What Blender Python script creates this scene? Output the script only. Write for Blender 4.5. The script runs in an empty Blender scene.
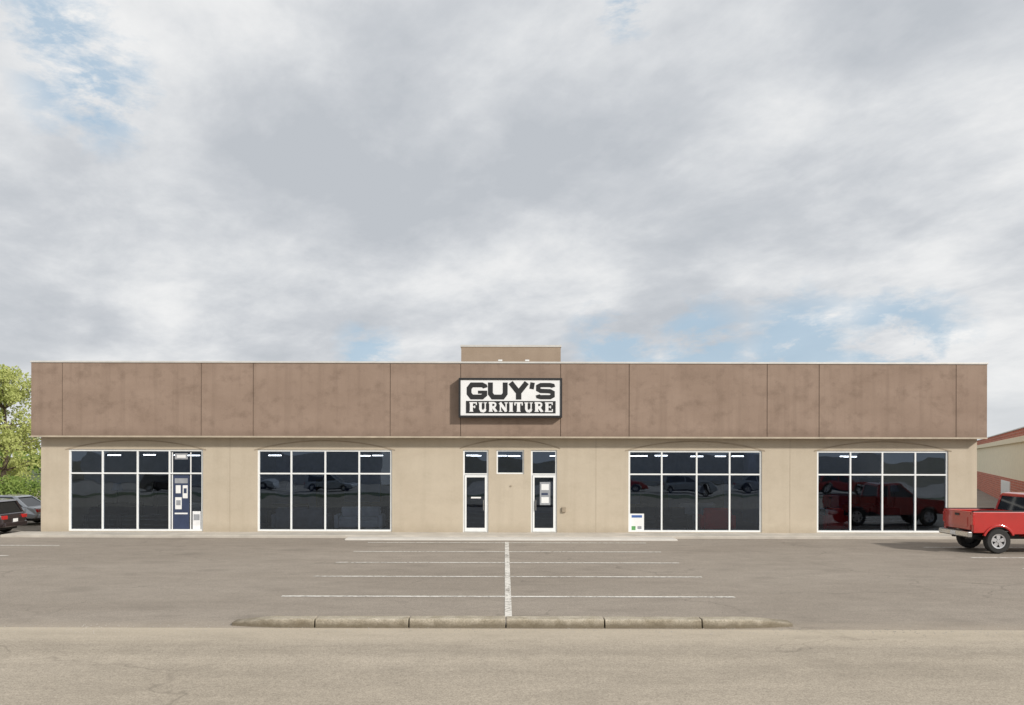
import bpy, bmesh, math, random
from mathutils import Vector, Matrix
random.seed(7)
sc=bpy.context.scene
COL=sc.collection
F=813.0; VX=505.0; HY=457.0; H=3.0

# ------------------------------------------------------------ materials
def nt(m):
    m.use_nodes=True
    return m.node_tree
def N(t,typ,**k):
    n=t.nodes.new(typ)
    for a,b in k.items():
        if a in n.inputs: n.inputs[a].default_value=b
        else: setattr(n,a,b)
    return n
def ramp(t,src,stops):
    r=t.nodes.new('ShaderNodeValToRGB')
    e=r.color_ramp.elements
    while len(e)<len(stops): e.new(0.5)
    for i,(p,c) in enumerate(stops):
        e[i].position=p
        e[i].color=(c,c,c,1) if isinstance(c,(int,float)) else (*c,1)
    t.links.new(src,r.inputs[0]); return r.outputs[0]
def mixc(t,f,a,b,mode='MIX'):
    m=t.nodes.new('ShaderNodeMix'); m.data_type='RGBA'; m.blend_type=mode
    for k,(i,v) in enumerate(((0,f),(6,a),(7,b))):
        s=m.inputs[i]
        if isinstance(v,bpy.types.NodeSocket): t.links.new(v,s)
        elif isinstance(v,(int,float)):
            if k==0: s.default_value=v
            else: s.default_value=(v,v,v,1)
        else: s.default_value=(*v,1)
    return m.outputs[2]
def math_(t,op,a,b=0.0,clamp=False):
    m=t.nodes.new('ShaderNodeMath'); m.operation=op; m.use_clamp=clamp
    for i,v in ((0,a),(1,b)):
        if isinstance(v,bpy.types.NodeSocket): t.links.new(v,m.inputs[i])
        else: m.inputs[i].default_value=v
    return m.outputs[0]
def noise(t,vec,scale,detail=4,rough=0.55,dist=0.0):
    n=N(t,'ShaderNodeTexNoise'); n.inputs['Scale'].default_value=scale
    n.inputs['Detail'].default_value=detail; n.inputs['Roughness'].default_value=rough
    n.inputs['Distortion'].default_value=dist
    t.links.new(vec,n.inputs['Vector']); return n.outputs[0]
def mapping(t,vec,scale=(1,1,1),loc=(0,0,0),rot=(0,0,0)):
    m=N(t,'ShaderNodeMapping'); m.inputs['Scale'].default_value=scale
    m.inputs['Location'].default_value=loc; m.inputs['Rotation'].default_value=rot
    t.links.new(vec,m.inputs['Vector']); return m.outputs[0]
def base(name,rough=0.8,metal=0.0,spec=0.5):
    m=bpy.data.materials.new(name); t=nt(m)
    b=t.nodes['Principled BSDF']; b.inputs['Roughness'].default_value=rough
    b.inputs['Metallic'].default_value=metal; b.inputs['Specular IOR Level'].default_value=spec
    g=N(t,'ShaderNodeNewGeometry')
    return m,t,b,g.outputs['Position']
def bump(t,b,h,strength,dist=0.01):
    n=N(t,'ShaderNodeBump'); n.inputs['Strength'].default_value=strength; n.inputs['Distance'].default_value=dist
    t.links.new(h,n.inputs['Height']); t.links.new(n.outputs[0],b.inputs['Normal'])
def simple(name,col,rough=0.6,metal=0.0,var=0.15,scale=3.0,bmp=0.0,bscale=60,spec=0.5,coat=0):
    m,t,b,P=base(name,rough,metal,spec)
    n=noise(t,P,scale,3,0.6)
    f=ramp(t,n,[(0.3,1-var),(0.7,1+var)])
    t.links.new(mixc(t,1.0,col,f,'MULTIPLY'),b.inputs['Base Color'])
    if bmp: bump(t,b,noise(t,P,bscale,2),bmp)
    if coat: b.inputs['Coat Weight'].default_value=coat; b.inputs['Coat Roughness'].default_value=0.06
    return m
def sep(t,P):
    s=N(t,'ShaderNodeSeparateXYZ'); t.links.new(P,s.inputs[0]); return s.outputs

def mat_asphalt(name,c0,c1,road=False):
    m,t,b,P=base(name,0.92,0,0.3)
    big=noise(t,mapping(t,P,(0.10,0.28,1)),1.0,4,0.6,0.6)
    c=mixc(t,ramp(t,big,[(0.3,0.0),(0.7,1.0)]),c0,c1)
    med=noise(t,mapping(t,P,(0.9,1.6,1)),1.3,4,0.65,0.3)
    c=mixc(t,1.0,c,ramp(t,med,[(0.25,0.88),(0.75,1.09)]),'MULTIPLY')
    ag=noise(t,P,50,2,0.7)
    c=mixc(t,1.0,c,ramp(t,ag,[(0.3,0.66),(0.5,1.0),(0.72,1.27)]),'MULTIPLY')
    ag2=noise(t,P,13,3,0.7)
    c=mixc(t,1.0,c,ramp(t,ag2,[(0.3,0.90),(0.7,1.08)]),'MULTIPLY')
    st=noise(t,mapping(t,P,(0.55,0.9,1),(3,8,0)),1.0,3,0.5)
    c=mixc(t,ramp(t,st,[(0.58,0.0),(0.74,0.40)]),c,tuple(x*0.6 for x in c0))
    nn=N(t,'ShaderNodeTexNoise'); nn.inputs['Scale'].default_value=1.2; nn.inputs['Detail'].default_value=4
    t.links.new(P,nn.inputs['Vector'])
    vm=N(t,'ShaderNodeVectorMath',operation='SCALE'); vm.inputs['Scale'].default_value=1.1
    t.links.new(nn.outputs['Color'],vm.inputs[0])
    va=N(t,'ShaderNodeVectorMath',operation='ADD'); t.links.new(P,va.inputs[0]); t.links.new(vm.outputs[0],va.inputs[1])
    v=N(t,'ShaderNodeTexVoronoi',feature='DISTANCE_TO_EDGE'); v.inputs['Scale'].default_value=0.2
    t.links.new(va.outputs[0],v.inputs['Vector'])
    crk=ramp(t,v.outputs['Distance'],[(0.0,1.0),(0.006,0.0)])
    msk=ramp(t,noise(t,P,0.25,2),[(0.46,0.0),(0.58,0.55)])
    c=mixc(t,math_(t,'MULTIPLY',crk,msk),c,tuple(x*0.5 for x in c0))
    X,Y,Z=sep(t,P)
    if road:
        w=noise(t,mapping(t,P,(0.03,1.3,1)),1.0,4,0.6,0.2)
        c=mixc(t,1.0,c,ramp(t,w,[(0.3,0.89),(0.7,1.09)]),'MULTIPLY')
        e=math_(t,'ADD',Y,math_(t,'MULTIPLY',noise(t,mapping(t,P,(0.5,2,1)),1.5,4,0.7),1.6))
        f=ramp(t,math_(t,'DIVIDE',math_(t,'SUBTRACT',e,13.6),1.4,True),[(0.0,0.0),(1.0,0.65)])
        c=mixc(t,f,c,(0.50,0.43,0.33))
    else:
        e=math_(t,'SUBTRACT',Y,math_(t,'MULTIPLY',noise(t,mapping(t,P,(0.4,1.5,1)),1.5,4,0.7),1.2))
        f=ramp(t,math_(t,'DIVIDE',math_(t,'SUBTRACT',e,13.3),1.1,True),[(0.0,0.45),(1.0,0.0)])
        c=mixc(t,f,c,(0.42,0.355,0.275))
    t.links.new(c,b.inputs['Base Color'])
    bump(t,b,noise(t,P,60,2,0.7),0.5,0.01)
    return m
M={}
M['lot']=mat_asphalt('parking_asphalt',(0.262,0.225,0.184),(0.320,0.278,0.231))
M['road']=mat_asphalt('road_asphalt',(0.350,0.302,0.238),(0.405,0.352,0.282),True)
M['grass']=simple('grass',(0.075,0.10,0.035),0.95,var=0.4,scale=1.2,bmp=0.6,bscale=12)
M['dirt']=simple('dirt',(0.16,0.14,0.09),0.95,var=0.3,scale=0.08,bmp=0.4,bscale=5)
M['gravelpad']=simple('gravel_pad',(0.38,0.35,0.31),0.95,var=0.25,scale=0.6,bmp=0.4,bscale=30)

def mat_paint_line():
    m,t,b,P=base('line_paint',0.75)
    n=noise(t,P,9,4,0.75); big=noise(t,P,0.8,2)
    f=ramp(t,math_(t,'ADD',math_(t,'MULTIPLY',n,0.7),math_(t,'MULTIPLY',big,0.3)),[(0.37,0.1),(0.53,1.0)])
    b.inputs['Base Color'].default_value=(0.70,0.67,0.61,1)
    tr=N(t,'ShaderNodeBsdfTransparent'); mx=N(t,'ShaderNodeMixShader')
    t.links.new(f,mx.inputs[0]); t.links.new(tr.outputs[0],mx.inputs[1]); t.links.new(b.outputs[0],mx.inputs[2])
    t.links.new(mx.outputs[0],t.nodes['Material Output'].inputs[0]); return m
M['line']=mat_paint_line()

def mat_stucco(name,c0,c1,stain,zlow,streak=0.25,mott=0.3):
    m,t,b,P=base(name,0.93,0,0.25)
    n=noise(t,mapping(t,P,(0.55,1,0.9)),1.0,4,0.62,0.4)
    c=mixc(t,ramp(t,n,[(0.3,0.0),(0.7,1.0)]),c0,c1)
    s=noise(t,mapping(t,P,(3.2,1,0.16)),1.0,4,0.6)
    c=mixc(t,ramp(t,s,[(0.48,0.0),(0.8,streak)]),c,stain)
    s2=noise(t,mapping(t,P,(1.6,1,1.9),(5,0,2)),1.0,5,0.7)
    c=mixc(t,ramp(t,s2,[(0.5,0.0),(0.75,mott)]),c,stain)
    X,Y,Z=sep(t,P)
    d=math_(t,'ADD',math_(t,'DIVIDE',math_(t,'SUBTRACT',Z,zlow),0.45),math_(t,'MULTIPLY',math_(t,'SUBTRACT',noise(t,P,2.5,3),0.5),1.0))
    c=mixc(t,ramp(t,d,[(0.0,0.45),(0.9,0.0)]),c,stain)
    g=noise(t,P,45,2,0.7)
    c=mixc(t,1.0,c,ramp(t,g,[(0.3,0.93),(0.7,1.06)]),'MULTIPLY')
    t.links.new(c,b.inputs['Base Color']); bump(t,b,noise(t,P,70,2,0.7),0.35,0.006)
    return m
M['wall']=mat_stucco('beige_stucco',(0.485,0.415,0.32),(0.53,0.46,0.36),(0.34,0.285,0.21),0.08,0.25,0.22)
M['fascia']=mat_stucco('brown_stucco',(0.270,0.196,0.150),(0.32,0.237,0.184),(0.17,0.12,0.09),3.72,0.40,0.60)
M['joint']=simple('joint_sealant',(0.13,0.09,0.065),0.9)
M['walljoint']=simple('wall_joint',(0.33,0.27,0.20),0.9)
M['cap']=simple('cap_flashing',(0.62,0.60,0.56),0.45,0.2,var=0.08)
M['lip']=simple('drip_edge',(0.45,0.38,0.29),0.6)
M['soffit']=simple('soffit',(0.40,0.33,0.24),0.9)
M['alu']=simple('white_aluminium',(0.80,0.81,0.80),0.45,0.0,var=0.04)
M['conc']=simple('concrete',(0.48,0.44,0.38),0.9,var=0.14,scale=1.3,bmp=0.4,bscale=50)
M['conclight']=simple('new_concrete',(0.58,0.55,0.50),0.9,var=0.1,scale=1.3,bmp=0.3,bscale=50)
def mat_kerb():
    m,t,b,P=base('kerb_concrete',0.95,0,0.2)
    n=noise(t,P,3.5,5,0.7)
    c=mixc(t,ramp(t,n,[(0.3,0.0),(0.7,1.0)]),(0.32,0.275,0.20),(0.52,0.465,0.375))
    n2=noise(t,P,38,3,0.8)
    c=mixc(t,1.0,c,ramp(t,n2,[(0.3,0.6),(0.7,1.25)]),'MULTIPLY')
    X,Y,Z=sep(t,P)
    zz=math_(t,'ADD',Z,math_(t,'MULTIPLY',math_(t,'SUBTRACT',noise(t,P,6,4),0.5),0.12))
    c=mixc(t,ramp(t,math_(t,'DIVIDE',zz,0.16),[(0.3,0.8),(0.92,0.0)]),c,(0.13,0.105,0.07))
    t.links.new(c,b.inputs['Base Color']); bump(t,b,n2,0.8,0.015); return m
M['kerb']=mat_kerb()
def mat_glass():
    m=bpy.data.materials.new('tinted_glass'); t=nt(m); t.nodes.remove(t.nodes['Principled BSDF'])
    g=N(t,'ShaderNodeNewGeometry'); P=g.outputs['Position']
    tr=N(t,'ShaderNodeBsdfTransparent'); tr.inputs[0].default_value=(0.46,0.52,0.62,1)
    gl=N(t,'ShaderNodeBsdfGlossy'); gl.inputs['Roughness'].default_value=0.008; gl.inputs[0].default_value=(0.66,0.80,1.0,1)
    fr=N(t,'ShaderNodeFresnel'); fr.inputs[0].default_value=2.1
    bp=N(t,'ShaderNodeBump'); bp.inputs['Strength'].default_value=0.10; bp.inputs['Distance'].default_value=0.05
    t.links.new(noise(t,P,0.9,1),bp.inputs['Height']); t.links.new(bp.outputs[0],gl.inputs['Normal'])
    mx=N(t,'ShaderNodeMixShader'); t.links.new(fr.outputs[0],mx.inputs[0]); t.links.new(tr.outputs[0],mx.inputs[1]); t.links.new(gl.outputs[0],mx.inputs[2])
    t.links.new(mx.outputs[0],t.nodes['Material Output'].inputs[0]); return m
M['glass']=mat_glass()
M['carglass']=simple('car_glass',(0.012,0.014,0.016),0.06,0,var=0.0,spec=0.8)
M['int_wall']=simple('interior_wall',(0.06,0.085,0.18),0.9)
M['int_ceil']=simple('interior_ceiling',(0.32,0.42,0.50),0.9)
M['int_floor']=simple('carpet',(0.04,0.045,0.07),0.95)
M['black']=simple('black_metal',(0.015,0.015,0.016),0.5,var=0.1)
M['white']=simple('white_acrylic',(0.80,0.80,0.79),0.35,var=0.03)
M['red']=simple('red_paint',(0.43,0.016,0.012),0.32,0,var=0.06,coat=1.0)
M['maroon']=simple('dark_paint',(0.018,0.010,0.012),0.3,0,var=0.1,coat=1.0)
M['silver']=simple('silver_paint',(0.42,0.44,0.46),0.35,0.5,var=0.05,coat=1.0)
M['rubber']=simple('tyre_rubber',(0.022,0.021,0.02),0.85,var=0.2,scale=20)
M['rim']=simple('alloy',(0.62,0.62,0.63),0.3,0.7,var=0.05)
M['chrome']=simple('chrome',(0.6,0.6,0.6),0.18,1.0,var=0.03)
M['tail']=simple('tail_lamp',(0.45,0.01,0.01),0.2,coat=1)
M['plastic']=simple('dark_plastic',(0.03,0.03,0.03),0.6)
M['green']=simple('green_print',(0.10,0.30,0.10),0.5)
M['blue']=simple('blue_print',(0.05,0.12,0.35),0.5)
M['navy']=simple('navy_print',(0.035,0.05,0.10),0.4)
M['bark']=simple('bark',(0.12,0.09,0.065),0.95,var=0.3,scale=8)
for k,c in (('sofa_w',(0.8,0.8,0.8)),('sofa_g',(0.3,0.31,0.33)),('sofa_b',(0.05,0.04,0.035)),('sofa_r',(0.80,0.03,0.025))):
    M[k]=simple(k,c,0.85)
def mat_emit():
    m=bpy.data.materials.new('lit_ceiling_lamp'); t=nt(m); b=t.nodes['Principled BSDF']
    b.inputs['Emission Color'].default_value=(1,0.98,0.93,1); b.inputs['Emission Strength'].default_value=9.0; return m
M['lamp']=mat_emit()
def mat_leaf(name,c0,c1,tr=0.4):
    m,t,b,P=base(name,0.6,0,0.3)
    n=noise(t,P,1.1,3,0.7)
    c=mixc(t,ramp(t,n,[(0.3,0.0),(0.7,1.0)]),c0,c1)
    t.links.new(c,b.inputs['Base Color'])
    tl=N(t,'ShaderNodeBsdfTranslucent'); t.links.new(c,tl.inputs[0])
    mx=N(t,'ShaderNodeMixShader'); mx.inputs[0].default_value=tr
    t.links.new(b.outputs[0],mx.inputs[1]); t.links.new(tl.outputs[0],mx.inputs[2])
    t.links.new(mx.outputs[0],t.nodes['Material Output'].inputs[0]); return m
M['leaf']=mat_leaf('poplar_leaves',(0.36,0.41,0.11),(0.54,0.57,0.22))
M['leafd']=mat_leaf('bush_leaves',(0.14,0.23,0.05),(0.30,0.38,0.09))
def mat_brick():
    m,t,b,P=base('red_brick',0.9)
    tc=N(t,'ShaderNodeTexCoord')
    v=mapping(t,tc.outputs['Object'],(1,1,1),rot=(math.radians(90),0,0))
    br=N(t,'ShaderNodeTexBrick'); br.inputs['Scale'].default_value=1.0
    br.inputs['Brick Width'].default_value=0.42; br.inputs['Row Height'].default_value=0.16; br.inputs['Mortar Size'].default_value=0.012
    br.inputs['Color1'].default_value=(0.55,0.15,0.085,1); br.inputs['Color2'].default_value=(0.40,0.105,0.06,1); br.inputs['Mortar'].default_value=(0.5,0.36,0.28,1)
    t.links.new(v,br.inputs['Vector'])
    t.links.new(br.outputs[0],b.inputs['Base Color']); return m
M['brick']=mat_brick()
M['cream']=simple('cream_siding',(0.82,0.74,0.55),0.85,var=0.06)
M['palewall']=simple('pale_siding',(0.60,0.60,0.60),0.9)

# ------------------------------------------------------------ geometry helpers
def empty(name,loc=(0,0,0),rot=0):
    e=bpy.data.objects.new(name,None); e.location=loc; e.rotation_euler=(0,0,rot); COL.objects.link(e); return e
def mesh(name,verts,faces,mat,parent=None,smooth=False,bevel=0,seg=2):
    me=bpy.data.meshes.new(name); me.from_pydata([tuple(v) for v in verts],[],faces); me.update()
    if mat: me.materials.append(mat)
    bm=bmesh.new(); bm.from_mesh(me); bmesh.ops.recalc_face_normals(bm,faces=bm.faces)
    bm.to_mesh(me); bm.free()
    o=bpy.data.objects.new(name,me); COL.objects.link(o)
    if parent: o.parent=parent
    if smooth:
        for p in me.polygons: p.use_smooth=True
    if bevel:
        b=o.modifiers.new('b','BEVEL'); b.width=bevel; b.segments=seg; b.limit_method='ANGLE'; b.angle_limit=math.radians(35)
    return o
BF=[(0,1,3,2),(4,6,7,5),(0,4,5,1),(2,3,7,6),(0,2,6,4),(1,5,7,3)]
def box(name,x0,x1,y0,y1,z0,z1,mat,parent=None,bevel=0):
    v=[(x,y,z) for x in (x0,x1) for y in (y0,y1) for z in (z0,z1)]
    return mesh(name,v,BF,mat,parent,bevel=bevel)
def boxes(name,L,mat,parent=None,bevel=0):
    V=[];Fc=[]
    for (x0,x1,y0,y1,z0,z1) in L:
        n=len(V); V+=[(x,y,z) for x in (x0,x1) for y in (y0,y1) for z in (z0,z1)]
        Fc+=[tuple(i+n for i in f) for f in BF]
    return mesh(name,V,Fc,mat,parent,bevel=bevel)
def sheet(name,x0,x1,y0,y1,z,mat,parent=None):
    me=bpy.data.meshes.new(name); me.from_pydata([(x0,y0,z),(x1,y0,z),(x1,y1,z),(x0,y1,z)],[],[(0,1,2,3)])
    me.materials.append(mat); o=bpy.data.objects.new(name,me); COL.objects.link(o)
    if parent:o.parent=parent
    return o
def sheet_v(name,x0,x1,y,z0,z1,mat,parent):
    me=bpy.data.meshes.new(name); me.from_pydata([(x0,y,z0),(x1,y,z0),(x1,y,z1),(x0,y,z1)],[],[(0,1,2,3)]); me.materials.append(mat)
    o=bpy.data.objects.new(name,me); COL.objects.link(o); o.parent=parent; return o
def prism(name,pts,y0,y1,mat,parent=None,bevel=0.0,inset=None,smooth=False,seg=2):
    n=len(pts); V=[]
    for s,y in ((1,y0),(-1,y1)):
        for x,z in pts:
            d=inset(x,z) if inset else 0
            V.append((x,y+s*d,z))
    Fc=[tuple(range(n)),tuple(range(2*n-1,n-1,-1))]+[(i,(i+1)%n,n+(i+1)%n,n+i) for i in range(n)]
    return mesh(name,V,Fc,mat,parent,bevel=bevel,smooth=smooth,seg=seg)
def cyl(name,c,r,y0,y1,mat,parent,seg=28,r2=None,bevel=0,axis='y'):
    V=[];r2=r if r2 is None else r2
    for y,rr in ((y0,r),(y1,r2)):
        for i in range(seg):
            a=2*math.pi*i/seg
            if axis=='y': V.append((c[0]+rr*math.cos(a),y,c[1]+rr*math.sin(a)))
            else: V.append((c[0]+rr*math.cos(a),c[1]+rr*math.sin(a),y))
    Fc=[tuple(range(seg)),tuple(range(2*seg-1,seg-1,-1))]+[(i,(i+1)%seg,seg+(i+1)%seg,seg+i) for i in range(seg)]
    return mesh(name,V,Fc,mat,parent,bevel=bevel)

# ------------------------------------------------------------ ground
sheet('ground',-1500,1500,-1500,1500,0,M['dirt'])
mesh('parking_lot',[(-75,14.55,0.004),(80,13.75,0.004),(80,75,0.004),(-75,75,0.004)],[(0,1,2,3)],M['lot'])
mesh('road',[(-300,2,0.008),(300,2,0.008),(300,12.55,0.008),(80,13.75,0.008),(-75,14.55,0.008),(-300,15.6,0.008)],[(0,1,2,3,4,5)],M['road'])
sheet('grass_field',-400,-30,75.5,400,0.006,M['grass'])
sheet('grass_verge',-200,200,-2,1.9,0.01,M['grass'])
sheet('added_gravel_yard',-120,120,-30,-2.1,0.01,M['gravelpad'])  # unseen pale ground behind the camera, added to brighten the window reflections
lines=empty('parking_lines')
lw=0.14
def hline(x0,x1,Y,w=lw): sheet('stall_line',x0,x1,Y-w/2,Y+w/2,0.012,M['line'],lines)
for y in (597,577,563,552,543): hline(-4.78,0.0,2439/(y-457)); hline(0.14,4.93,2439/(y-457))
sheet('centre_line',0.003,0.137,15.2,28.6,0.012,M['line'],lines)
for Y in (21.95,24.4,27.2): hline(-24,-14.9,Y); hline(14.0,23,Y)
box('sidewalk',-18.6,19.4,29.95,31.30,-0.05,0.10,M['conc'],bevel=0.02)
box('entrance_apron',-5.75,6.2,29.15,29.94,-0.05,0.06,M['conclight'],bevel=0.03)
kerb=empty('kerb_island')
xs=[-4.85,-3.33,-1.68,0.02,1.75,3.46,5.12]
prof=[(0,-0.02),(0.03,0.145),(0.06,0.16),(0.30,0.16),(0.32,-0.02)]
def yb(x):
    a=max(0,(-3.6-x)/1.2,(x-3.7)/1.36); return 14.22+0.16*a*a
def hh(x):
    a=max(0,(-4.0-x)/0.85,(x-4.2)/0.92); return 1-0.60*min(1,a)**1.3
for i in range(6):
    a,b=xs[i]+0.011,xs[i+1]-0.011; ns=8; V=[];Fc=[]; m=len(prof); dz=random.uniform(-0.008,0.006)
    for k in range(ns+1):
        x=a+(b-a)*k/ns
        jit=random.uniform(-0.005,0.005)
        for (dy,z) in prof: V.append((x,yb(x)+dy+jit,(z*hh(x)+dz if z>0 else z)+(random.uniform(-0.005,0.005) if z>0 else 0)))
    for k in range(ns):
        for j in range(m): Fc.append((k*m+j,k*m+(j+1)%m,(k+1)*m+(j+1)%m,(k+1)*m+j))
    Fc+=[tuple(range(m)),tuple(range(ns*m+m-1,ns*m-1,-1))]
    mesh('kerb_segment_%d'%i,V,Fc,M['kerb'],kerb,bevel=0.012)
V=[];Fc=[]
for _ in range(1300):
    x=random.uniform(-11,11); y=14.10+random.gauss(0,0.22)-0.005*x
    if 14.2<y<14.6 and -4.9<x<5.2: continue
    s=random.uniform(0.005,0.013); n=len(V); a=random.uniform(0,3)
    for (dx,dy,dz) in ((1,0,0),(0,1,0),(-1,0,0),(0,-1,0),(0.1,0.1,0.9)):
        V.append((x+s*(dx*math.cos(a)-dy*math.sin(a)),y+s*(dx*math.sin(a)+dy*math.cos(a)),0.009+s*dz))
    Fc+=[(n,n+1,n+4),(n+1,n+2,n+4),(n+2,n+3,n+4),(n+3,n,n+4)]
mesh('gravel',V,Fc,M['gravelpad'])

# ------------------------------------------------------------ store building
B=empty('furniture_store')
YW=31.27; S=26.0
def wx(px): return (px-VX)/S
def wz(py): return H+(HY-py)/S
XL,XR=wx(41),wx(977)
zt,ztr=wz(450),wz(474)
wins=[(68.5,203,(102,137,169)),(257.5,392,(291,325,359)),(628.5,762,(662,697,730)),(817,948.5,(851,883,916))]
holes=[(wx(a),wx(b),0.12,zt) for a,b,_ in wins]
holes+=[(wx(463),wx(488.5),0.10,zt),(wx(531),wx(557),0.10,zt),(wx(496.5),wx(524),ztr,zt)]
def wall_holes(name,x0,x1,z0,z1,holes,y,th,mat,parent):
    X=sorted({x0,x1}|{h[0] for h in holes}|{h[1] for h in holes}); Z=sorted({z0,z1}|{h[2] for h in holes}|{h[3] for h in holes})
    V=[];Fc=[]
    def q(*p):
        n=len(V); V.extend(p); Fc.append((n,n+1,n+2,n+3))
    for i in range(len(X)-1):
        for j in range(len(Z)-1):
            cx=(X[i]+X[i+1])/2; cz=(Z[j]+Z[j+1])/2
            if any(h[0]<cx<h[1] and h[2]<cz<h[3] for h in holes): continue
            q((X[i],y,Z[j]),(X[i+1],y,Z[j]),(X[i+1],y,Z[j+1]),(X[i],y,Z[j+1]))
            q((X[i],y+th,Z[j]),(X[i],y+th,Z[j+1]),(X[i+1],y+th,Z[j+1]),(X[i+1],y+th,Z[j]))
    for a,b,c,d in holes:
        q((a,y,c),(a,y,d),(a,y+th,d),(a,y+th,c)); q((b,y,c),(b,y+th,c),(b,y+th,d),(b,y,d))
        q((a,y,d),(b,y,d),(b,y+th,d),(a,y+th,d)); q((a,y,c),(a,y+th,c),(b,y+th,c),(b,y,c))
    me=bpy.data.meshes.new(name); me.from_pydata(V,[],Fc); me.materials.append(mat)
    o=bpy.data.objects.new(name,me); COL.objects.link(o); o.parent=parent
wall_holes('front_wall',XL,XR,0.0,3.80,holes,YW,0.25,M['wall'],B)
YB=YW+26
box('side_wall_west',XL,XL+0.25,YW+0.252,YB,0,3.8,M['wall'],B)
box('side_wall_east',XR-0.25,XR,YW+0.252,YB,0,3.8,M['wall'],B)
box('back_wall',XL+0.252,XR-0.252,YB-0.25,YB,0,3.8,M['wall'],B)
YF=30.87; SF=F/YF
FL,FR=(31-VX)/SF,(987-VX)/SF; fz0,fz1=H+(HY-437.5)/SF,H+(HY-363.5)/SF
box('fascia_core',FL+0.02,FR-0.02,YF+0.02,YB+0.4,fz0+0.03,fz1-0.02,M['joint'],B)
ed=[31,62,201,253,390,460.5,560.5,629,767,819,956,987]
pan=[]
for a,b in zip(ed[:-1],ed[1:]):
    g0=0 if a==31 else 0.011; g1=0 if b==987 else 0.011
    pan.append(((a-VX)/SF+g0,(b-VX)/SF-g1,YF,YF+0.019,fz0,fz1))
boxes('fascia_panels',pan,M['fascia'],B,bevel=0.004)
box('fascia_west',FL,FL+0.019,YF+0.02,YB+0.4,fz0,fz1,M['fascia'],B)
box('fascia_east',FR-0.019,FR,YF+0.02,YB+0.4,fz0,fz1,M['fascia'],B)
box('parapet_cap',FL-0.03,FR+0.03,YF-0.03,YF+0.35,fz1+0.002,fz1+0.07,M['cap'],B,bevel=0.008)
boxes('parapet_cap_sides',[(FL-0.03,FL+0.3,YF+0.352,YB+0.4,fz1+0.002,fz1+0.06),(FR-0.3,FR+0.03,YF+0.352,YB+0.4,fz1+0.002,fz1+0.06)],M['cap'],B)
box('fascia_drip_edge',FL-0.012,FR+0.012,YF-0.014,YF-0.001,fz0-0.02,fz0+0.04,M['lip'],B)
box('soffit',FL+0.01,FR-0.01,YF+0.005,YW+0.1,fz0-0.01,fz0+0.028,M['soffit'],B)
YP=32.9; SP=F/YP
ph=mat_stucco('tan_stucco',(0.33,0.255,0.19),(0.37,0.29,0.22),(0.25,0.19,0.14),5.0,0.2,0.3)
box('roof_penthouse',(461-VX)/SP,(560.5-VX)/SP,YP,YP+4,fz1-0.3,H+(HY-347)/SP,ph,B)
box('penthouse_cap',(460.5-VX)/SP-0.01,(561-VX)/SP+0.01,YP-0.02,YP+4.02,H+(HY-347)/SP+0.002,H+(HY-345)/SP,M['cap'],B)
for px in (500,527):
    x=(px-VX)/SF
    boxes('parapet_floodlight',[(x-0.02,x+0.02,YF+0.10,YF+0.14,fz1+0.07,fz1+0.10),(x-0.08,x+0.08,YF+0.02,YF+0.14,fz1+0.10,fz1+0.15)],M['white'],B,bevel=0.01)
def arch(x0,x1,z0,rise,w,mat):
    V=[];Fc=[];n=28; hw=(x1-x0)/2; cx=(x0+x1)/2
    R=(hw*hw+rise*rise)/(2*rise)
    for i in range(n+1):
        x=x0+(x1-x0)*i/n; z=z0+rise-R+math.sqrt(R*R-(x-cx)**2)
        V+=[(x,YW-0.010,z),(x,YW-0.010,z+w),(x,YW,z+w),(x,YW,z)]
    for i in range(n):
        for j in range(4): Fc.append((i*4+j,i*4+(j+1)%4,(i+1)*4+(j+1)%4,(i+1)*4+j))
    mesh('arch_reveal',V,Fc,mat,B)
for a,b,_ in wins: arch(wx(a-3),wx(b+3),wz(451),0.36,0.045,M['walljoint'])
arch(wx(460),wx(560),wz(449),0.34,0.045,M['walljoint'])
for px in (230,596,790):
    box('control_joint',wx(px)-0.006,wx(px)+0.006,YW-0.0025,YW+0.01,0.11,3.70,M['walljoint'],B)
yg=YW+0.09
def frame(name,x0,x1,z0,z1,mull,tr,w=0.07,parent=B):
    L=[(x0,x0+w,yg-0.05,yg+0.06,z0,z1),(x1-w,x1,yg-0.05,yg+0.06,z0,z1),
       (x0+w,x1-w,yg-0.05,yg+0.06,z0,z0+w),(x0+w,x1-w,yg-0.05,yg+0.06,z1-w,z1)]
    e=[x0+w]+[v for m in mull for v in (m-w*0.42,m+w*0.42)]+[x1-w]
    for m in mull: L.append((m-w*0.42,m+w*0.42,yg-0.052,yg+0.05,z0+w,z1-w))
    if tr:
        for i in range(0,len(e),2): L.append((e[i],e[i+1],yg-0.048,yg+0.05,tr-w*0.4,tr+w*0.4))
    boxes(name,L,M['alu'],parent)
    sheet_v(name+'_glass',x0+0.01,x1-0.01,yg,z0+0.01,z1-0.01,M['glass'],parent)
for a,b,mm in wins: frame('display_window',wx(a),wx(b),0.122,zt-0.002,[wx(m) for m in mm],ztr)
frame('small_window',wx(496.5)+0.002,wx(524)-0.002,ztr+0.002,zt-0.002,[],None,0.05)
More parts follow.
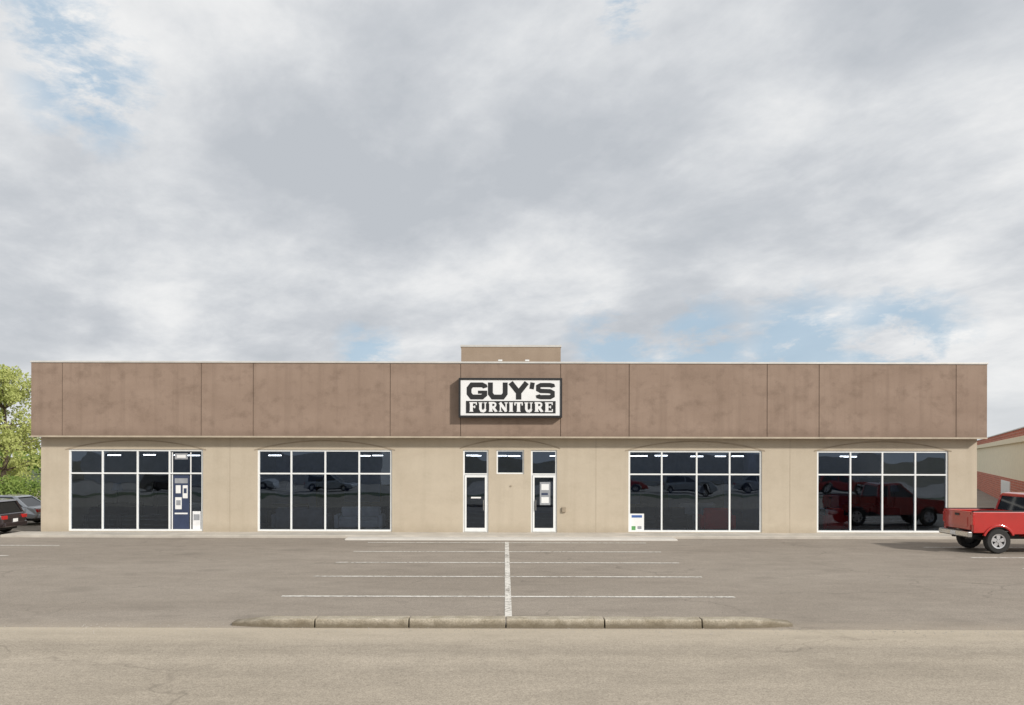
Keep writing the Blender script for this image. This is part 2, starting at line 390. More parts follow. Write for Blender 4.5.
for a,b in ((463,488.5),(531,557)):
    x0,x1=wx(a)+0.002,wx(b)-0.002
    frame('door_frame',x0,x1,0.102,zt-0.002,[],ztr,0.06)
    l,r=x0+0.065,x1-0.065; yd=yg-0.03
    boxes('door_leaf',[(l,l+0.07,yd-0.045,yd-0.022,0.13,ztr-0.04),(r-0.07,r,yd-0.045,yd-0.022,0.13,ztr-0.04),
        (l+0.07,r-0.07,yd-0.045,yd-0.022,0.13,0.27),(l+0.07,r-0.07,yd-0.045,yd-0.022,ztr-0.13,ztr-0.04)],M['alu'],B)
    hx=r-0.12 if a<500 else l+0.12
    boxes('door_handle',[(hx-0.015,hx+0.015,yd-0.10,yd-0.07,0.95,1.35),(hx-0.012,hx+0.012,yd-0.07,yd-0.046,0.97,1.0),(hx-0.012,hx+0.012,yd-0.07,yd-0.046,1.3,1.33)],M['chrome'],B)
yp=yg-0.012
def note(name,a,b,c,d,mat,dy=0): sheet_v(name,wx(a),wx(b),yp-dy,wz(d),wz(c),mat,B)
note('door_notice',540,550.5,482,505,M['sofa_g'],0.03); note('door_notice_print',541.5,549,484,490,M['white'],0.033); note('door_notice_print',541.5,548,493,495,M['navy'],0.033)
note('door_notice_print',541.5,549,497,503,M['white'],0.033)
note('door_decal',471,481,497,498.5,M['white'],0.03)
note('window_poster',630,644.5,513.5,531,M['white']); note('poster_and_reflection_print',632,642.5,515,517.5,M['blue'],0.003); note('poster_and_reflection_print',632,636,526,530,M['green'],0.003)
note('poster_and_reflection_print',638,642,526,529,M['sofa_g'],0.003)
# reflection of a pylon sign, painted as flat panels on the left window glass
note('painted_pylon_reflection',172.4,188.6,476,530,M['navy'])
note('poster_and_reflection_print',174,187,479,484,M['sofa_g'],0.003); note('poster_and_reflection_print',175,180,486,494,M['white'],0.003); note('poster_and_reflection_print',182,187,486,499,M['white'],0.003)
note('poster_and_reflection_print',183,186,489,494,M['navy'],0.006); note('poster_and_reflection_print',174.5,181,498,510,M['white'],0.003); note('poster_and_reflection_print',175.5,180,501,506,M['sofa_g'],0.006)
note('poster_and_reflection_print',174,187,513.5,515,M['white'],0.003)
note('painted_pylon_reflection',189.5,190.7,453,530,M['white'],0.004); note('painted_pylon_reflection',171,172.2,453,530,M['white'],0.004)
note('painted_pylon_reflection',174,187,454,460,M['sofa_g']); note('poster_and_reflection_print',176,185,455.5,458.5,M['white'],0.003)
note('painted_pylon_reflection',192,200,512,530,M['sofa_w']); note('poster_and_reflection_print',193,199,515,521,M['sofa_g'],0.003)
boxes('wall_outlet_box',[(wx(562),wx(566),YW-0.07,YW-0.001,wz(512),wz(507))],M['walljoint'],B,bevel=0.01)
cyl('wall_alarm_bell',(wx(511),wz(486)),0.03,YW-0.03,YW-0.001,M['walljoint'],B,16)
# interior
I0,I1,IY=XL+0.26,XR-0.26,YW+11
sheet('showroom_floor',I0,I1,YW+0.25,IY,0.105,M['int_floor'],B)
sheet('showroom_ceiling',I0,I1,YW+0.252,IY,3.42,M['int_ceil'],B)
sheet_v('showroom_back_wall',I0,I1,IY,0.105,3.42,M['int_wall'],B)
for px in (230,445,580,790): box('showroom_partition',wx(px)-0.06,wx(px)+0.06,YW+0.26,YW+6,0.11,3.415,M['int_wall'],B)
# pendant strip lights, hung low enough to show through the transoms
L=[];Hg=[]
for ix in range(-16,18,2):
    for iy in (2.2,4.5,8.0):
        if random.random()<0.45:
            x=ix+random.uniform(-0.5,0.5); zl=3.02+random.uniform(0,0.03); L.append((x,x+0.5,YW+iy,YW+iy+0.10,zl,zl+0.04))
            Hg.append((x+0.24,x+0.26,YW+iy+0.04,YW+iy+0.06,zl+0.041,3.41))
boxes('ceiling_lamps',L,M['lamp'],B); boxes('lamp_hangers',Hg,M['black'],B)
def sofa(x,y,w,mat,flip=False):
    p=empty('sofa',(x,y,0.105)); 
    if flip: p.rotation_euler[2]=math.pi
    p.parent=B
    boxes('seat',[(-w/2+0.18,w/2-0.18,-0.35,0.3,0.12,0.42)],mat,p,bevel=0.05)
    n=max(1,round((w-0.36)/0.7)); c=(w-0.36)/n
    boxes('cushions',[(-w/2+0.18+i*c+0.01,-w/2+0.18+(i+1)*c-0.01,-0.36,0.1,0.423,0.55) for i in range(n)],mat,p,bevel=0.05)
    boxes('back_cushions',[(-w/2+0.18+i*c+0.01,-w/2+0.18+(i+1)*c-0.01,0.11,0.29,0.43,0.92) for i in range(n)],mat,p,bevel=0.06)
    boxes('backrest',[(-w/2+0.18,w/2-0.18,0.302,0.45,0.1,0.86)],mat,p,bevel=0.05)
    boxes('arms',[(-w/2,-w/2+0.178,-0.4,0.45,0.1,0.64),(w/2-0.178,w/2,-0.4,0.45,0.1,0.64)],mat,p,bevel=0.06)
    boxes('feet',[(sx*(w/2-0.1)-0.03,sx*(w/2-0.1)+0.03,sy-0.03,sy+0.03,0,0.1) for sx in (-1,1) for sy in (-0.3,0.35)],M['black'],p)
sm=[M['sofa_w'],M['sofa_g'],M['sofa_b'],M['sofa_b']]
for wi,(a,b,_) in enumerate(wins):
    x0,x1=wx(a),wx(b); x=x0+0.6
    while x<x1-0.9:
        w=random.choice((1.0,1.9,2.2)); m=random.choice(sm)
        if wi==1: m=M['sofa_w'] if random.random()<0.8 else M['sofa_g']
        if wi==2 and x>x1-2.6: m=M['sofa_r']; w=1.4
        if wi==3: m=M['sofa_b']
        if wi==3 and x<x0+1.5: m=M['sofa_r']; w=1.0
        sofa(x+w/2-0.2,YW+random.uniform(0.75,0.9),w,m,random.random()<0.5); x+=w+0.25
    x=x0+0.5
    while x<x1:
        w=random.choice((1.9,2.2)); sofa(x,YW+random.uniform(3.0,4.3),w,random.choice(sm),random.random()<0.4); x+=w+0.9
def floor_lamp(x,y,h=1.6):
    p=empty('floor_lamp',(x,y,0.105)); p.parent=B
    cyl('foot',(0,0),0.14,0,0.03,M['black'],p,20,axis='z'); cyl('pole',(0,0),0.015,0.03,h-0.1,M['black'],p,10,axis='z')
    cyl('shade',(0,0),0.22,h-0.12,h+0.18,M['sofa_g'],p,20,r2=0.14,axis='z')
for px,dy in ((90,2.2),(275,2.4),(715,2.4),(925,2.5)): floor_lamp(wx(px),YW+dy,random.uniform(1.4,1.7))
def bookcase(x,y,w,h):
    p=empty('bookcase',(x,y,0.105)); p.parent=B
    L=[(-w/2,-w/2+0.04,-0.2,0.2,0,h),(w/2-0.04,w/2,-0.2,0.2,0,h),(-w/2+0.04,w/2-0.04,0.17,0.2,0,h)]
    L+=[(-w/2+0.04,w/2-0.04,-0.2,0.168,z,z+0.03) for z in (0.05,h*0.3,h*0.6,h-0.03)]
    boxes('carcass',L,M['sofa_b'],p)
for px in (110,300,375,680,745,870,935): bookcase(wx(px),YW+5.4,1.2,random.uniform(1.7,2.1))

# ------------------------------------------------------------ store sign
SG=empty('store_sign')
YS=30.60; SS=F/YS
def sx(px): return (px-VX)/SS
def sz(py): return H+(HY-py)/SS
a,b,c,d=sx(458.5),sx(562),sz(417.5),sz(378)
boxes('sign_cabinet',[(a,b,YS+0.02,YF-0.002,c,d)],M['black'],SG)
fw=0.075
boxes('sign_frame',[(a,b,YS-0.02,YS+0.018,d-fw,d),(a,b,YS-0.02,YS+0.018,c,c+fw),(a,a+fw,YS-0.02,YS+0.018,c+fw,d-fw),(b-fw,b,YS-0.02,YS+0.018,c+fw,d-fw)],M['black'],SG)
box('sign_face',a+fw,b-fw,YS,YS+0.018,c+fw,d-fw,M['white'],SG)
def stroke(pts,w,mat,y):
    P=[Vector(p) for p in pts]; n=len(P); V=[];Fc=[]
    for i in range(n):
        d0=(P[i]-P[i-1]).normalized() if i>0 else (P[1]-P[0]).normalized()
        d1=(P[i+1]-P[i]).normalized() if i<n-1 else d0
        n0=Vector((-d0.y,d0.x)); n1=Vector((-d1.y,d1.x)); mm=(n0+n1).normalized()
        k=(w/2)/max(0.5,mm.dot(n0))
        for s in (1,-1): q=P[i]+mm*k*s; V.append((q.x,y,q.y))
    for i in range(n-1): Fc.append((2*i,2*i+2,2*i+3,2*i+1))
    me=bpy.data.meshes.new('letter'); me.from_pydata(V,[],Fc); me.materials.append(mat)
    o=bpy.data.objects.new('letter',me); COL.objects.link(o); o.parent=SG
def text(strs,x0,x1,z0,z1,adv,th,glyphs,mat,y,gap):
    tot=sum(adv[c] for c in strs)+gap*(len(strs)-1); k=(x1-x0)/tot; x=x0; h=z1-z0; lay=0
    for ch in strs:
        w=adv[ch]*k
        for st in glyphs[ch]:
            stroke([(x+u*w, z0+v*h) for (u,v) in st[0]],th*st[1],mat,y-0.0006*(lay%8)); lay+=1
        x+=w+gap*k
th=0.185
hG=sz(382.5)-sz(399.5)
gw={'G':1.15,'U':1.1,'Y':1.15,"'":0.30,'S':1.08}
tot=sum(gw.values())+4*0.04; kx=(sx(555)-sx(466.5))/tot
def E(ch): 
    w=gw[ch]*kx; return th/2/w, th/2/hG
gl={}
u,v=E('G'); c_=0.13
gl['G']=[([(1-u*0.8,0.68),(1-u,1-v-0.08),(1-u-c_,1-v),(u+c_,1-v),(u,1-v-0.2),(u,v+0.2),(u+c_,v),(1-u-c_,v),(1-u,v+0.14),(1-u,0.5)],1.0),([(0.55,0.43),(1.0,0.43)],0.62)]
u,v=E('U')
gl['U']=[([(u,1),(u,v+0.2),(u+c_,v),(1-u-c_,v),(1-u,v+0.2),(1-u,1)],1.0)]
u,v=E('Y')
gl['Y']=[([(u*0.9,1.0),(0.5,0.40)],1.05),([(1-u*0.9,1.0),(0.5,0.40)],1.05),([(0.5,0.5),(0.5,0)],1.1)]
gl["'"]=[([(0.55,1.0),(0.35,0.62)],0.9)]
u,v=E('S')
gl['S']=[([(1-u*0.8,0.72),(1-u,1-v-0.04),(1-u-c_,1-v),(u+c_,1-v),(u,1-v-0.08),(u,0.5+0.09),(u+c_,0.5+0.01),(1-u-c_,0.5-0.01),(1-u,0.41),(1-u,v+0.08),(1-u-c_,v),(u+c_,v),(u,v+0.04),(u*0.8,0.28)],0.86)]
text("GUY'S",sx(466.5),sx(555),sz(399.5),sz(382.5),gw,th,gl,M['black'],YS-0.004,0.04)
box('sign_band',sx(466),sx(555.5),YS-0.012,YS-0.002,sz(413.2),sz(401),M['black'],SG)
t2=0.095
fwid={'F':.8,'U':.95,'R':.95,'N':.95,'I':.45,'T':.85,'E':.85}
s=0.34
def ser(u0,u1,v): return ([(u0,v),(u1,v)],s)
vb,vt=0.05,0.95
fg={
'F':[([(.3,0),(.3,1)],1.2),ser(.05,.55,vb),([(.05,vt),(1,vt)],.5),([(.3,.52),(.75,.52)],.45),([(.95,.72),(.95,1)],.4),([(.74,.38),(.74,.66)],.4)],
'U':[([(.27,1),(.27,.3),(.38,.1),(.6,.06),(.74,.14),(.8,.3)],1.0),([(.8,.3),(.8,1)],.5),ser(.05,.5,vt),ser(.62,.98,vt)],
'R':[([(.27,0),(.27,1)],1.2),ser(.05,.5,vb),([(.05,vt),(.6,vt),(.78,.86),(.8,.72),(.72,.56),(.5,.5),(.3,.5)],.7),([(.5,.5),(.86,.03)],1.0),ser(.75,1.0,vb)],
'N':[([(.2,0),(.2,1)],.5),ser(.02,.4,vb),([(.14,.97),(.82,.05)],1.1),([(.82,0),(.82,1)],.5),ser(.64,1,vt)],
'I':[([(.5,0),(.5,1)],1.25),ser(0,1,vb),ser(0,1,vt)],
'T':[([(.5,0),(.5,1)],1.25),ser(.25,.75,vb),([(0,vt),(1,vt)],.5),([(.05,.68),(.05,1)],.45),([(.95,.68),(.95,1)],.45)],
'E':[([(.3,0),(.3,1)],1.2),([(.05,.05),(1,.05)],.5),([(.05,vt),(1,vt)],.5),([(.3,.52),(.75,.52)],.45),([(.95,.72),(.95,1)],.4),([(.97,0),(.97,.3)],.4),([(.74,.38),(.74,.66)],.4)]}
text("FURNITURE",sx(469),sx(552.5),sz(411.8),sz(402.4),fwid,t2,fg,M['white'],YS-0.014,0.13)

# ------------------------------------------------------------ vehicles
def arc(cx,cz,r,a0,a1,n=9): return [(cx+r*math.cos(math.radians(a0+(a1-a0)*i/n)),cz+r*math.sin(math.radians(a0+(a1-a0)*i/n))) for i in range(n+1)]
def wheel(p,cx,r,y_out,side,w=0.22):
    y0,y1=(y_out,y_out+w) if side<0 else (y_out-w,y_out)
    seg=36; prof=[(r*0.60,0.0),(r*0.93,0.0),(r,0.035),(r,w-0.035),(r*0.93,w),(r*0.60,w),(r*0.58,w*0.5)]
    V=[];Fc=[];m=len(prof)
    for i in range(seg):
        a=2*math.pi*i/seg
        for rr,d in prof: V.append((cx+rr*math.cos(a),y0+d,r+rr*math.sin(a)))
    for i in range(seg):
        for j in range(m): Fc.append((i*m+j,i*m+(j+1)%m,((i+1)%seg)*m+(j+1)%m,((i+1)%seg)*m+j))
    mesh('tyre',V,Fc,M['rubber'],p,bevel=0.008)
    yo=y0 if side<0 else y1; s=1 if side<0 else -1
    cyl('hub_barrel',(cx,r),r*0.585,min(yo+s*0.07,yo+s*0.15),max(yo+s*0.07,yo+s*0.15),M['black'],p,28)
    V=[];Fc=[]
    for k in range(5):
        a=2*math.pi*k/5+0.3
        ca,sa=math.cos(a),math.sin(a)
        n=len(V)
        for rr,hw in ((r*0.10,r*0.12),(r*0.56,r*0.17)):
            for q in (-1,1):
                for d in (0.03,0.065): V.append((cx+rr*ca-q*hw*sa,yo+s*d,r+rr*sa+q*hw*ca))
        Fc+=[tuple(i+n for i in f) for f in BF]
    mesh('spokes',V,Fc,M['rim'],p)
    seg=28;V=[];Fc=[]
    for i in range(seg):
        a=2*math.pi*i/seg
        for rr,d in ((r*0.50,0.02),(r*0.60,0.015),(r*0.60,0.06),(r*0.50,0.07)): V.append((cx+rr*math.cos(a),yo+s*d,r+rr*math.sin(a)))
    for i in range(seg):
        for j in range(4): Fc.append((i*4+j,i*4+(j+1)%4,((i+1)%seg)*4+(j+1)%4,((i+1)%seg)*4+j))
    mesh('rim_lip',V,Fc,M['rim'],p)
    cyl('hub_cap',(cx,r),r*0.13,min(yo+s*0.02,yo+s*0.06),max(yo+s*0.02,yo+s*0.06),M['rim'],p,16)

T=empty('pickup_truck',(15.42,25.36,0.014))
r=0.385; W=1.78; za=r
zB=0.60; TX=-0.80
arR=0.47
def bedside(y0,y1,name):
    pts=[(TX+0.02,0.64),(TX,1.30),(0.86,1.30),(0.86,zB)]
    pts+= arc(0,za,arR,math.degrees(math.asin((zB-za)/arR)),180-math.degrees(math.asin((0.64-za)/arR)),12)
    prism(name,pts,y0,y1,M['red'],T,bevel=0.02)
bedside(0.03,0.16,'bed_side'); bedside(W-0.16,W-0.03,'bed_side')
for y0,y1 in ((-0.012,0.075),(W-0.075,W+0.012)):
    for cx in (0,3.15):
        o_=arc(cx,za,arR+0.05,22,160,14); i_=arc(cx,za,arR-0.015,160,22,14)
        prism('fender_flare',o_+i_,y0,y1,M['red'],T,bevel=0.012)
box('bed_floor',TX+0.03,0.86,0.161,W-0.161,0.70,0.78,M['plastic'],T)
box('bed_front',0.80,0.86,0.161,W-0.161,0.781,1.30,M['red'],T)
box('tailgate',TX-0.01,TX+0.06,0.165,W-0.165,0.72,1.295,M['red'],T,bevel=0.015)
box('tailgate_panel',TX-0.022,TX-0.011,0.30,W-0.30,0.82,1.12,M['red'],T,bevel=0.004)
box('tailgate_handle',TX-0.03,TX-0.0115,W/2-0.12,W/2+0.12,1.15,1.22,M['plastic'],T)
boxes('bed_rail',[(TX+0.02,0.84,0.035,0.155,1.302,1.33),(TX+0.02,0.84,W-0.155,W-0.035,1.302,1.33)],M['plastic'],T,bevel=0.01)
boxes('tail_lamps',[(TX-0.014,TX+0.06,0.022,0.162,0.88,1.22),(TX-0.014,TX+0.06,W-0.162,W-0.022,0.88,1.22)],M['tail'],T,bevel=0.01)
box('rear_bumper',TX-0.16,TX-0.015,0.03,W-0.03,0.50,0.68,M['chrome'],T,bevel=0.03)
box('bumper_step',TX-0.15,TX-0.02,0.5,W-0.5,0.682,0.70,M['plastic'],T)
box('number_plate',TX-0.166,TX-0.161,W/2-0.15,W/2+0.15,0.53,0.65,M['white'],T)
zC=1.27
pts=[(0.90,0.52),(0.90,zC),(2.62,zC),(2.75,1.24),(3.85,1.13),(3.98,1.02),(4.0,0.60),(3.62,0.52)]
pts+=arc(3.15,za,arR,math.degrees(math.asin((0.52-za)/arR)),180-math.degrees(math.asin((0.50-za)/arR)),12)
pts+=[(2.6,0.48),(1.0,0.48)]
prism('cab_body',pts,0.0,W,M['red'],T,bevel=0.035,seg=3)
def ins(x,z): return 0.04+max(0,(z-zC))*0.30
prism('cab_glass',[(0.93,zC),(1.02,1.78),(2.0,1.80),(2.62,zC+0.0)],0.01,W-0.01,M['carglass'],T,inset=ins)
prism('cab_roof',[(0.97,1.74),(1.03,1.83),(1.2,1.865),(1.85,1.865),(2.06,1.83),(2.12,1.745)],0.0,W,M['red'],T,bevel=0.03,inset=lambda x,z:0.17 if z<1.76 else 0.20+max(0,z-1.83)*1.5)
def pill(x0,x1,x2,x3):
    prism('pillar',[(x0,zC-0.01),(x1,zC-0.01),(x2,1.76),(x3,1.76)],-0.004,W+0.004,M['red'],T,inset=lambda x,z:0.033+max(0,(z-zC))*0.30)
pill(1.42,1.49,1.50,1.43)
for s0 in (0,1):
    for (q0,q1,q2,q3) in ((0.915,1.02,1.09,1.0),(2.55,2.645,2.05,1.97)):
        V=[]
        for (x,z) in ((q0,zC-0.01),(q1,zC-0.01),(q2,1.76),(q3,1.76)):
            d=0.033+max(0,z-zC)*0.30
            for k in (-0.004,0.10): V.append((x,(k+d) if s0==0 else W-(k+d),z))
        mesh('corner_pillar',V,[(0,2,4,6),(1,3,5,7),(0,1,3,2),(2,3,5,4),(4,5,7,6),(6,7,1,0)],M['red'],T)
boxes('door_lines',[(1.455,1.463,-0.0035,W+0.0035,0.6,1.22),(2.50,2.508,-0.0035,W+0.0035,0.6,1.22)],M['black'],T)
boxes('door_handle',[(1.55,1.70,-0.03,-0.001,1.10,1.14)],M['plastic'],T,bevel=0.008)
boxes('mirror',[(2.38,2.50,-0.19,-0.03,1.27,1.43),(2.38,2.5,W+0.03,W+0.19,1.27,1.43)],M['plastic'],T,bevel=0.03)
boxes('rocker_trim',[(0.92,2.6,-0.006,0.05,0.50,0.60)],M['plastic'],T)
box('front_bumper',3.98,4.14,0.02,W-0.02,0.48,0.70,M['chrome'],T,bevel=0.03)
box('grille',4.0,4.03,0.45,W-0.45,0.74,0.98,M['plastic'],T)
boxes('head_lamps',[(3.97,4.02,0.08,0.43,0.76,0.97),(3.97,4.02,W-0.43,W-0.08,0.76,0.97)],M['chrome'],T)
boxes('chassis',[(TX+0.05,3.7,0.45,0.57,0.42,0.56),(TX+0.05,3.7,W-0.57,W-0.45,0.42,0.56),(0.3,1.3,0.6,1.15,0.40,0.54)],M['black'],T)
boxes('axles',[(-0.05,0.05,0.2,W-0.2,0.34,0.43),(3.1,3.2,0.2,W-0.2,0.34,0.43)],M['black'],T)
for cx in (0,3.15):
    wheel(T,cx,r,0.01,-1,0.24); wheel(T,cx,r,W-0.01,1,0.24)

def car(name,loc,rot,paint,L=4.4,W=1.75,Hh=1.38,suv=False):
    C=empty(name,loc,rot); r=0.32; a=0.38; x1,x2=0.85,L-0.95; zb=0.28
    k=math.degrees(math.asin((zb-r)/a))
    belt=0.62*Hh+0.02
    pts=[(0.0,0.42),(0.02,belt-0.22),(0.12,belt-0.03),(0.5,belt),(L-1.35,belt),(L-0.45,belt-0.14),(L-0.08,belt-0.28),(L,0.45),(L-0.1,0.28)]
    pts+=arc(x2,r,a,k,180-k,12)+arc(x1,r,a,k,180-k,12)+[(0.12,0.28)]
    prism('body',pts,0,W,paint,C,bevel=0.07,seg=3,inset=lambda x,z:(0.10*(max(0,0.6-x)/0.6)**2+0.10*(max(0,x-(L-0.6))/0.6)**2))
    ins=lambda x,z:0.06+max(0,z-belt)*0.42
    ra=0.18 if suv else 0.45
    prism('greenhouse',[(ra,belt-0.02),(ra+(0.18 if suv else 0.62),Hh-0.05),(L-2.2,Hh-0.03),(L-1.3,belt-0.02)],0,W,M['carglass'],C,inset=ins)
    rx=ra+(0.18 if suv else 0.62)
    zi=0.06+(Hh-0.06-belt)*0.42
    prism('roof',[(rx-0.10,Hh-0.075),(rx+0.05,Hh-0.01),(rx+0.4,Hh+0.02),(L-2.4,Hh+0.02),(L-2.15,Hh-0.02),(L-2.08,Hh-0.075)],0,W,paint,C,bevel=0.03,inset=lambda x,z:zi-0.01+max(0,z-Hh+0.05)*1.2)
    def pl(x0,x1,x2_,x3): prism('pillar',[(x0,belt-0.03),(x1,belt-0.03),(x2_,Hh-0.05),(x3,Hh-0.05)],-0.006,W+0.006,paint,C,inset=lambda x,z:0.055+max(0,z-belt)*0.42)
    pl(L/2-0.35,L/2-0.27,L/2-0.29,L/2-0.36)
    for s in (-1,1):
        y=0 if s<0 else W
        for (q0,q1,q2,q3) in ((ra-0.02,ra+0.12,rx+0.10,rx-0.04),(L-1.37,L-1.27,L-2.12,L-2.2)):
            V=[]
            for (x,z) in ((q0,belt-0.03),(q1,belt-0.03),(q2,Hh-0.05),(q3,Hh-0.05)):
                d=0.055+max(0,z-belt)*0.42
                for kk in (-0.006,0.10): V.append((x,(kk+d) if s<0 else W-(kk+d),z))
            mesh('corner_pillar',V,[(0,2,4,6),(1,3,5,7),(0,1,3,2),(2,3,5,4),(4,5,7,6),(6,7,1,0)],paint,C)
        boxes('tail_lamp',[(-0.008,0.08,(0.10 if s<0 else W-0.38),(0.38 if s<0 else W-0.10),belt-0.24,belt-0.10)],M['tail'],C,bevel=0.01)
        boxes('mirror',[(L-1.55,L-1.42,y+(-0.16 if s<0 else 0.0),y+(0.0 if s<0 else 0.16),belt,belt+0.12)],paint,C,bevel=0.03)
        for cx in (x1,x2): wheel(C,cx,r,0.02 if s<0 else W-0.02,s,0.2)
    boxes('door_line',[(L/2-0.32,L/2-0.312,-0.003,W+0.003,0.35,belt-0.05),(x1+0.42,x1+0.428,-0.003,W+0.003,0.5,belt-0.05)],M['black'],C)
    box('plate',-0.012,-0.002,W/2-0.15,W/2+0.15,0.48,0.60,M['white'],C)
    boxes('bumper',[(-0.06,0.15,0.15,W-0.15,0.30,0.48),(L-0.15,L+0.05,0.15,W-0.15,0.28,0.44)],paint,C,bevel=0.04)
    box('underbody',0.3,L-0.3,0.25,W-0.25,0.18,0.30,M['black'],C)
    return C
car('parked_car',(-18.75,32.0,0.014),math.pi,M['maroon'],4.3,1.72,1.32,True)
car('parked_car',(-20.1,36.6,0.014),math.pi,M['silver'],4.3,1.72,1.26,False)
# vehicles across the road (behind the camera, reflected in the shop windows)
for i,(x,y,m) in enumerate(((-31,-8,'maroon'),(-24,-9,'silver'),(-17,-8,'silver'),(8,-9,'red'),(13.5,-7,'silver'),(20,-8,'silver'),(27,-8,'red'))):
    car('parked_car',(x,y,0.02),0.05*i,M[m],4.4,1.75,1.5,i%2==0)

# ------------------------------------------------------------ brick building to the right
BB=empty('brick_building',(28.7,45,0),0)
dirx=Vector((0.507,1,0)).normalized()
BB.rotation_euler=(0,0,math.atan2(dirx.y,dirx.x))
def bbx(n,x0,x1,y0,y1,z0,z1,m): return box(n,x0,x1,y0,y1,z0,z1,m,BB)
x0,x1=-13,46
bbx('brick_base',x0,x1,-18,0,0,1.70,M['brick'])
bbx('cream_wall',x0,x1,-18,-0.02,1.702,3.90,M['cream'])
bbx('cornice',x0,x1,-18,0.14,3.902,4.22,M['cream'])
bbx('brick_parapet',x0,x1,-18,0.10,4.222,4.64,M['brick'])
bbx('coping',x0-0.05,x1+0.05,-18,0.14,4.642,4.70,M['cap'])
for xx,ww in ((-7,2.5),(7.0,6.0)):
    bbx('window_frame',xx,xx+ww,-0.01,0.05,0.45,1.50,M['alu'])
    for k in range(3):
        bbx('window_pane',xx+0.15+k*ww/3,xx+(k+1)*ww/3-0.08,0.052,0.056,0.55,1.4,M['white'])

# ------------------------------------------------------------ vegetation
def leaves(name,centers,n,size,mat,parent=None):
    V=[];Fc=[]
    for _ in range(n):
        c,rad=random.choice(centers)
        d=Vector((random.gauss(0,1),random.gauss(0,1),random.gauss(0,1))).normalized()*(random.random()**0.45)
        p=c+Vector((d.x*rad.x,d.y*rad.y,d.z*rad.z))
        u=Vector((random.gauss(0,1),random.gauss(0,1),random.gauss(0,1))).normalized(); v=u.orthogonal().normalized()
        s=size*random.uniform(0.6,1.3); k=len(V)
        V+=[p-u*s*0.5,p+v*s*0.32,p+u*s*0.5,p-v*s*0.32]; Fc.append((k,k+1,k+2,k+3))
    me=bpy.data.meshes.new(name); me.from_pydata([tuple(v) for v in V],[],Fc); me.materials.append(mat)
    o=bpy.data.objects.new(name,me); COL.objects.link(o)
    if parent:o.parent=parent
    return o
def limb(V,Fc,a,b,r0,r1,seg=7):
    d=(b-a).normalized(); u=d.orthogonal().normalized(); v=d.cross(u); n=len(V)
    for p,rr in ((a,r0),(b,r1)):
        for i in range(seg):
            t=2*math.pi*i/seg; V.append(p+u*rr*math.cos(t)+v*rr*math.sin(t))
    for i in range(seg): Fc.append((n+i,n+(i+1)%seg,n+seg+(i+1)%seg,n+seg+i))
def tree(name,loc,h,rad,nleaf,size,mat,crown0=0.15):
    T=empty(name,loc); V=[];Fc=[]
    pts=[Vector((0,0,0))]
    for i in range(1,7): pts.append(Vector((random.uniform(-.15,.15),random.uniform(-.15,.15),h*0.93*i/6)))
    for i in range(6): limb(V,Fc,pts[i],pts[i+1],0.20*h/9*(1-i/6.3),0.20*h/9*(1-(i+1)/6.3))
    cs=[]
    for i in range(76):
        t=random.uniform(crown0,0.97); a=random.uniform(0,6.28)
        prof=math.sin(math.pi*min(1,((t-crown0)/(1-crown0))*0.85+0.12))**0.7
        rr=rad*prof*random.uniform(0.45,1.05)
        k=min(5,int(t*6*0.9)); base_=pts[k].lerp(pts[k+1],0.3)
        tip=Vector((math.cos(a)*rr,math.sin(a)*rr,h*t))
        mid=base_.lerp(tip,0.5)+Vector((0,0,-0.1))
        limb(V,Fc,base_,mid,0.05,0.03,5); limb(V,Fc,mid,tip,0.03,0.01,5)
        q=random.uniform(0.45,0.95)*rad*0.26
        cs.append((tip,Vector((q,q,q*1.05))))
        if random.random()<0.6: cs.append((mid+Vector((0,0,0.3)),Vector((q,q,q))*0.9))
    mesh('trunk',V,Fc,M['bark'],T)
    leaves('foliage',cs,nleaf,size,mat,T)
tree('poplar_tree',(-36.9,60,0),9.7,3.6,17000,0.19,M['leaf'],0.10)
tree('poplar_tree',(-46,66,0),10.5,3.8,5000,0.3,M['leaf'],0.12)
def hedge(name,x0,x1,y,h,n,size,mat):
    cs=[]
    x=x0
    while x<x1:
        hh_=h*random.uniform(0.7,1.05); cs.append((Vector((x,y+random.uniform(-1,1),hh_*0.5)),Vector((1.0,1.0,hh_*0.52)))); x+=random.uniform(0.6,1.1)
    leaves(name,cs,n,size,mat)
hedge('hedge',-44,-28,52,1.9,12000,0.17,M['leafd'])
hedge('distant_tree_line',-150,-40,130,5,6000,0.8,M['leafd'])
hedge('distant_tree_line',60,170,140,5,5000,0.8,M['leafd'])
box('street_building',-48,-14,-42,-30,0,3.6,M['palewall'])
box('street_building',10,44,-46,-32,0,3.4,M['palewall'])

# ------------------------------------------------------------ light, sky
sd=Vector((0.70,-0.58,0.52)).normalized()
el=math.asin(sd.z); az=math.atan2(sd.x,sd.y)
ld=bpy.data.lights.new('sun','SUN'); ld.energy=3.8; ld.angle=math.radians(4); ld.color=(1.0,0.955,0.89)
lo=bpy.data.objects.new('sun',ld); COL.objects.link(lo); lo.rotation_euler=(-sd).to_track_quat('-Z','Y').to_euler()
w=bpy.data.worlds.new('World'); sc.world=w; w.use_nodes=True; t=w.node_tree
bg=t.nodes['Background']; bg.inputs[1].default_value=0.1
sky=N(t,'ShaderNodeTexSky',sky_type='NISHITA',sun_disc=False,sun_elevation=el,sun_rotation=az)
tc=N(t,'ShaderNodeTexCoord'); D=tc.outputs['Generated']
X,Y,Z=sep(t,D)
zc=math_(t,'ADD',math_(t,'MAXIMUM',Z,0.0),0.24)
cb=N(t,'ShaderNodeCombineXYZ'); t.links.new(math_(t,'DIVIDE',X,zc),cb.inputs[0]); t.links.new(math_(t,'DIVIDE',Y,zc),cb.inputs[1])
Pc=mapping(t,cb.outputs[0],(1,1,1),(2.3,0.7,0),(0,0,math.radians(-28)))
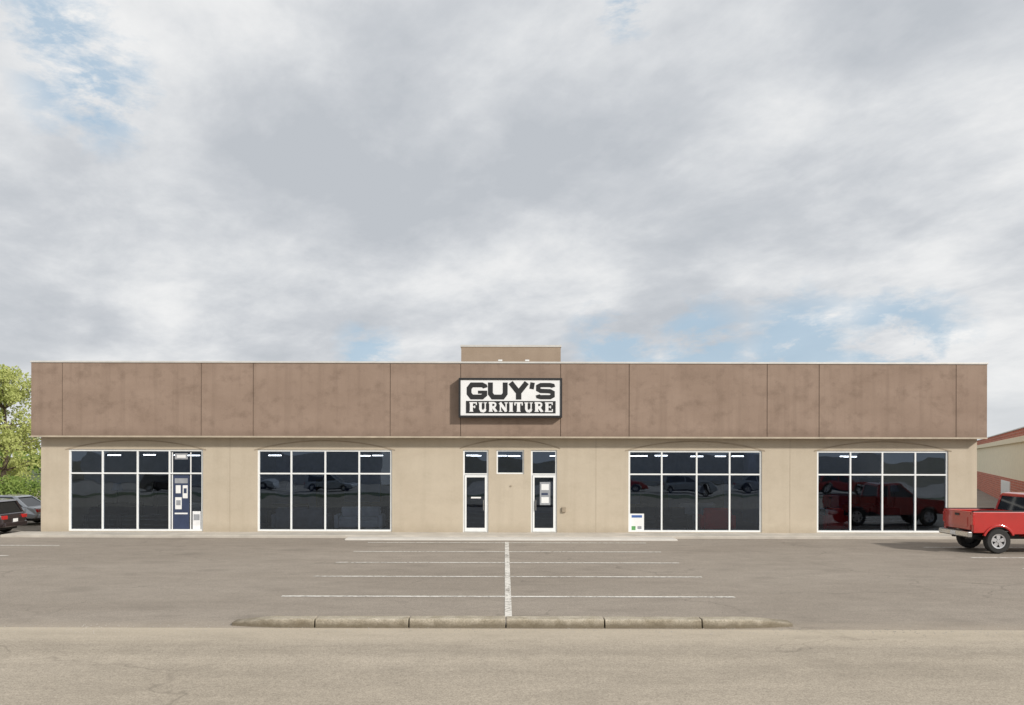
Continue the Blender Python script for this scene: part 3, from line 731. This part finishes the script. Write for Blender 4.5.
Ps=mapping(t,Pc,(1.05,0.80,1))
n1=noise(t,Ps,1.35,7,0.55,0.15)
n2=noise(t,mapping(t,Ps,(1,1,1),(7,3,1)),3.6,6,0.62,0.15)
n3=noise(t,mapping(t,Ps,(1,1,1),(1,9,4)),0.7,3,0.5,0.2)
sh=math_(t,'ADD',math_(t,'MULTIPLY',n1,0.48),math_(t,'ADD',math_(t,'MULTIPLY',n2,0.32),math_(t,'MULTIPLY',n3,0.20)))
cloud=ramp(t,sh,[(0.40,(.52,.55,.59)),(0.46,(.60,.625,.66)),(0.51,(.70,.72,.745)),(0.56,(.81,.82,.83)),(0.63,(.92,.92,.915))])
def gap(px,py,r0,r1):
    d=Vector(((px-VX)/F,1,(HY-py)/F)).normalized()
    v=N(t,'ShaderNodeVectorMath',operation='DISTANCE'); t.links.new(D,v.inputs[0]); v.inputs[1].default_value=d
    return math_(t,'SUBTRACT',1.0,math_(t,'DIVIDE',math_(t,'SUBTRACT',v.outputs['Value'],r0),r1-r0,True),True)
g=None
for a in ((90,85,0.0,0.09),(60,35,0,0.08),(625,8,0.0,0.045),(370,355,0,0.06),(620,353,0,0.09),(700,350,0,0.09),(800,350,0,0.10),(900,345,0,0.10)):
    q=gap(*a); g=q if g is None else math_(t,'MAXIMUM',g,q)
bn=noise(t,mapping(t,D,(6,6,14)),1.7,7,0.65,0.15)
gm=ramp(t,math_(t,'MULTIPLY',g,ramp(t,bn,[(0.38,0.0),(0.58,1.0)])),[(0.12,0.0),(0.6,0.8)])
blue=mixc(t,0.8,sky.outputs[0],(4.3,5.9,7.4))
hz=ramp(t,Z,[(0.0,0.8),(0.13,0.0)])
cc=mixc(t,hz,cloud,(.78,.795,.80))
sc10=N(t,'ShaderNodeVectorMath',operation='SCALE'); sc10.inputs['Scale'].default_value=10.0; t.links.new(cc,sc10.inputs[0])
fin=mixc(t,gm,sc10.outputs[0],blue)
t.links.new(fin,bg.inputs[0])

# ------------------------------------------------------------ camera
cd=bpy.data.cameras.new('camera'); cd.sensor_width=36; cd.lens=36*F/1024
cd.shift_x=(512-VX)/1024; cd.shift_y=(HY-352.5)/1024; cd.clip_end=5000
co=bpy.data.objects.new('camera',cd); COL.objects.link(co); co.location=(0,0,H)
co.rotation_euler=(math.radians(90),math.radians(-0.12),0)
sc.camera=co
sc.view_settings.view_transform='Standard'; sc.view_settings.look='None'; sc.view_settings.exposure=0
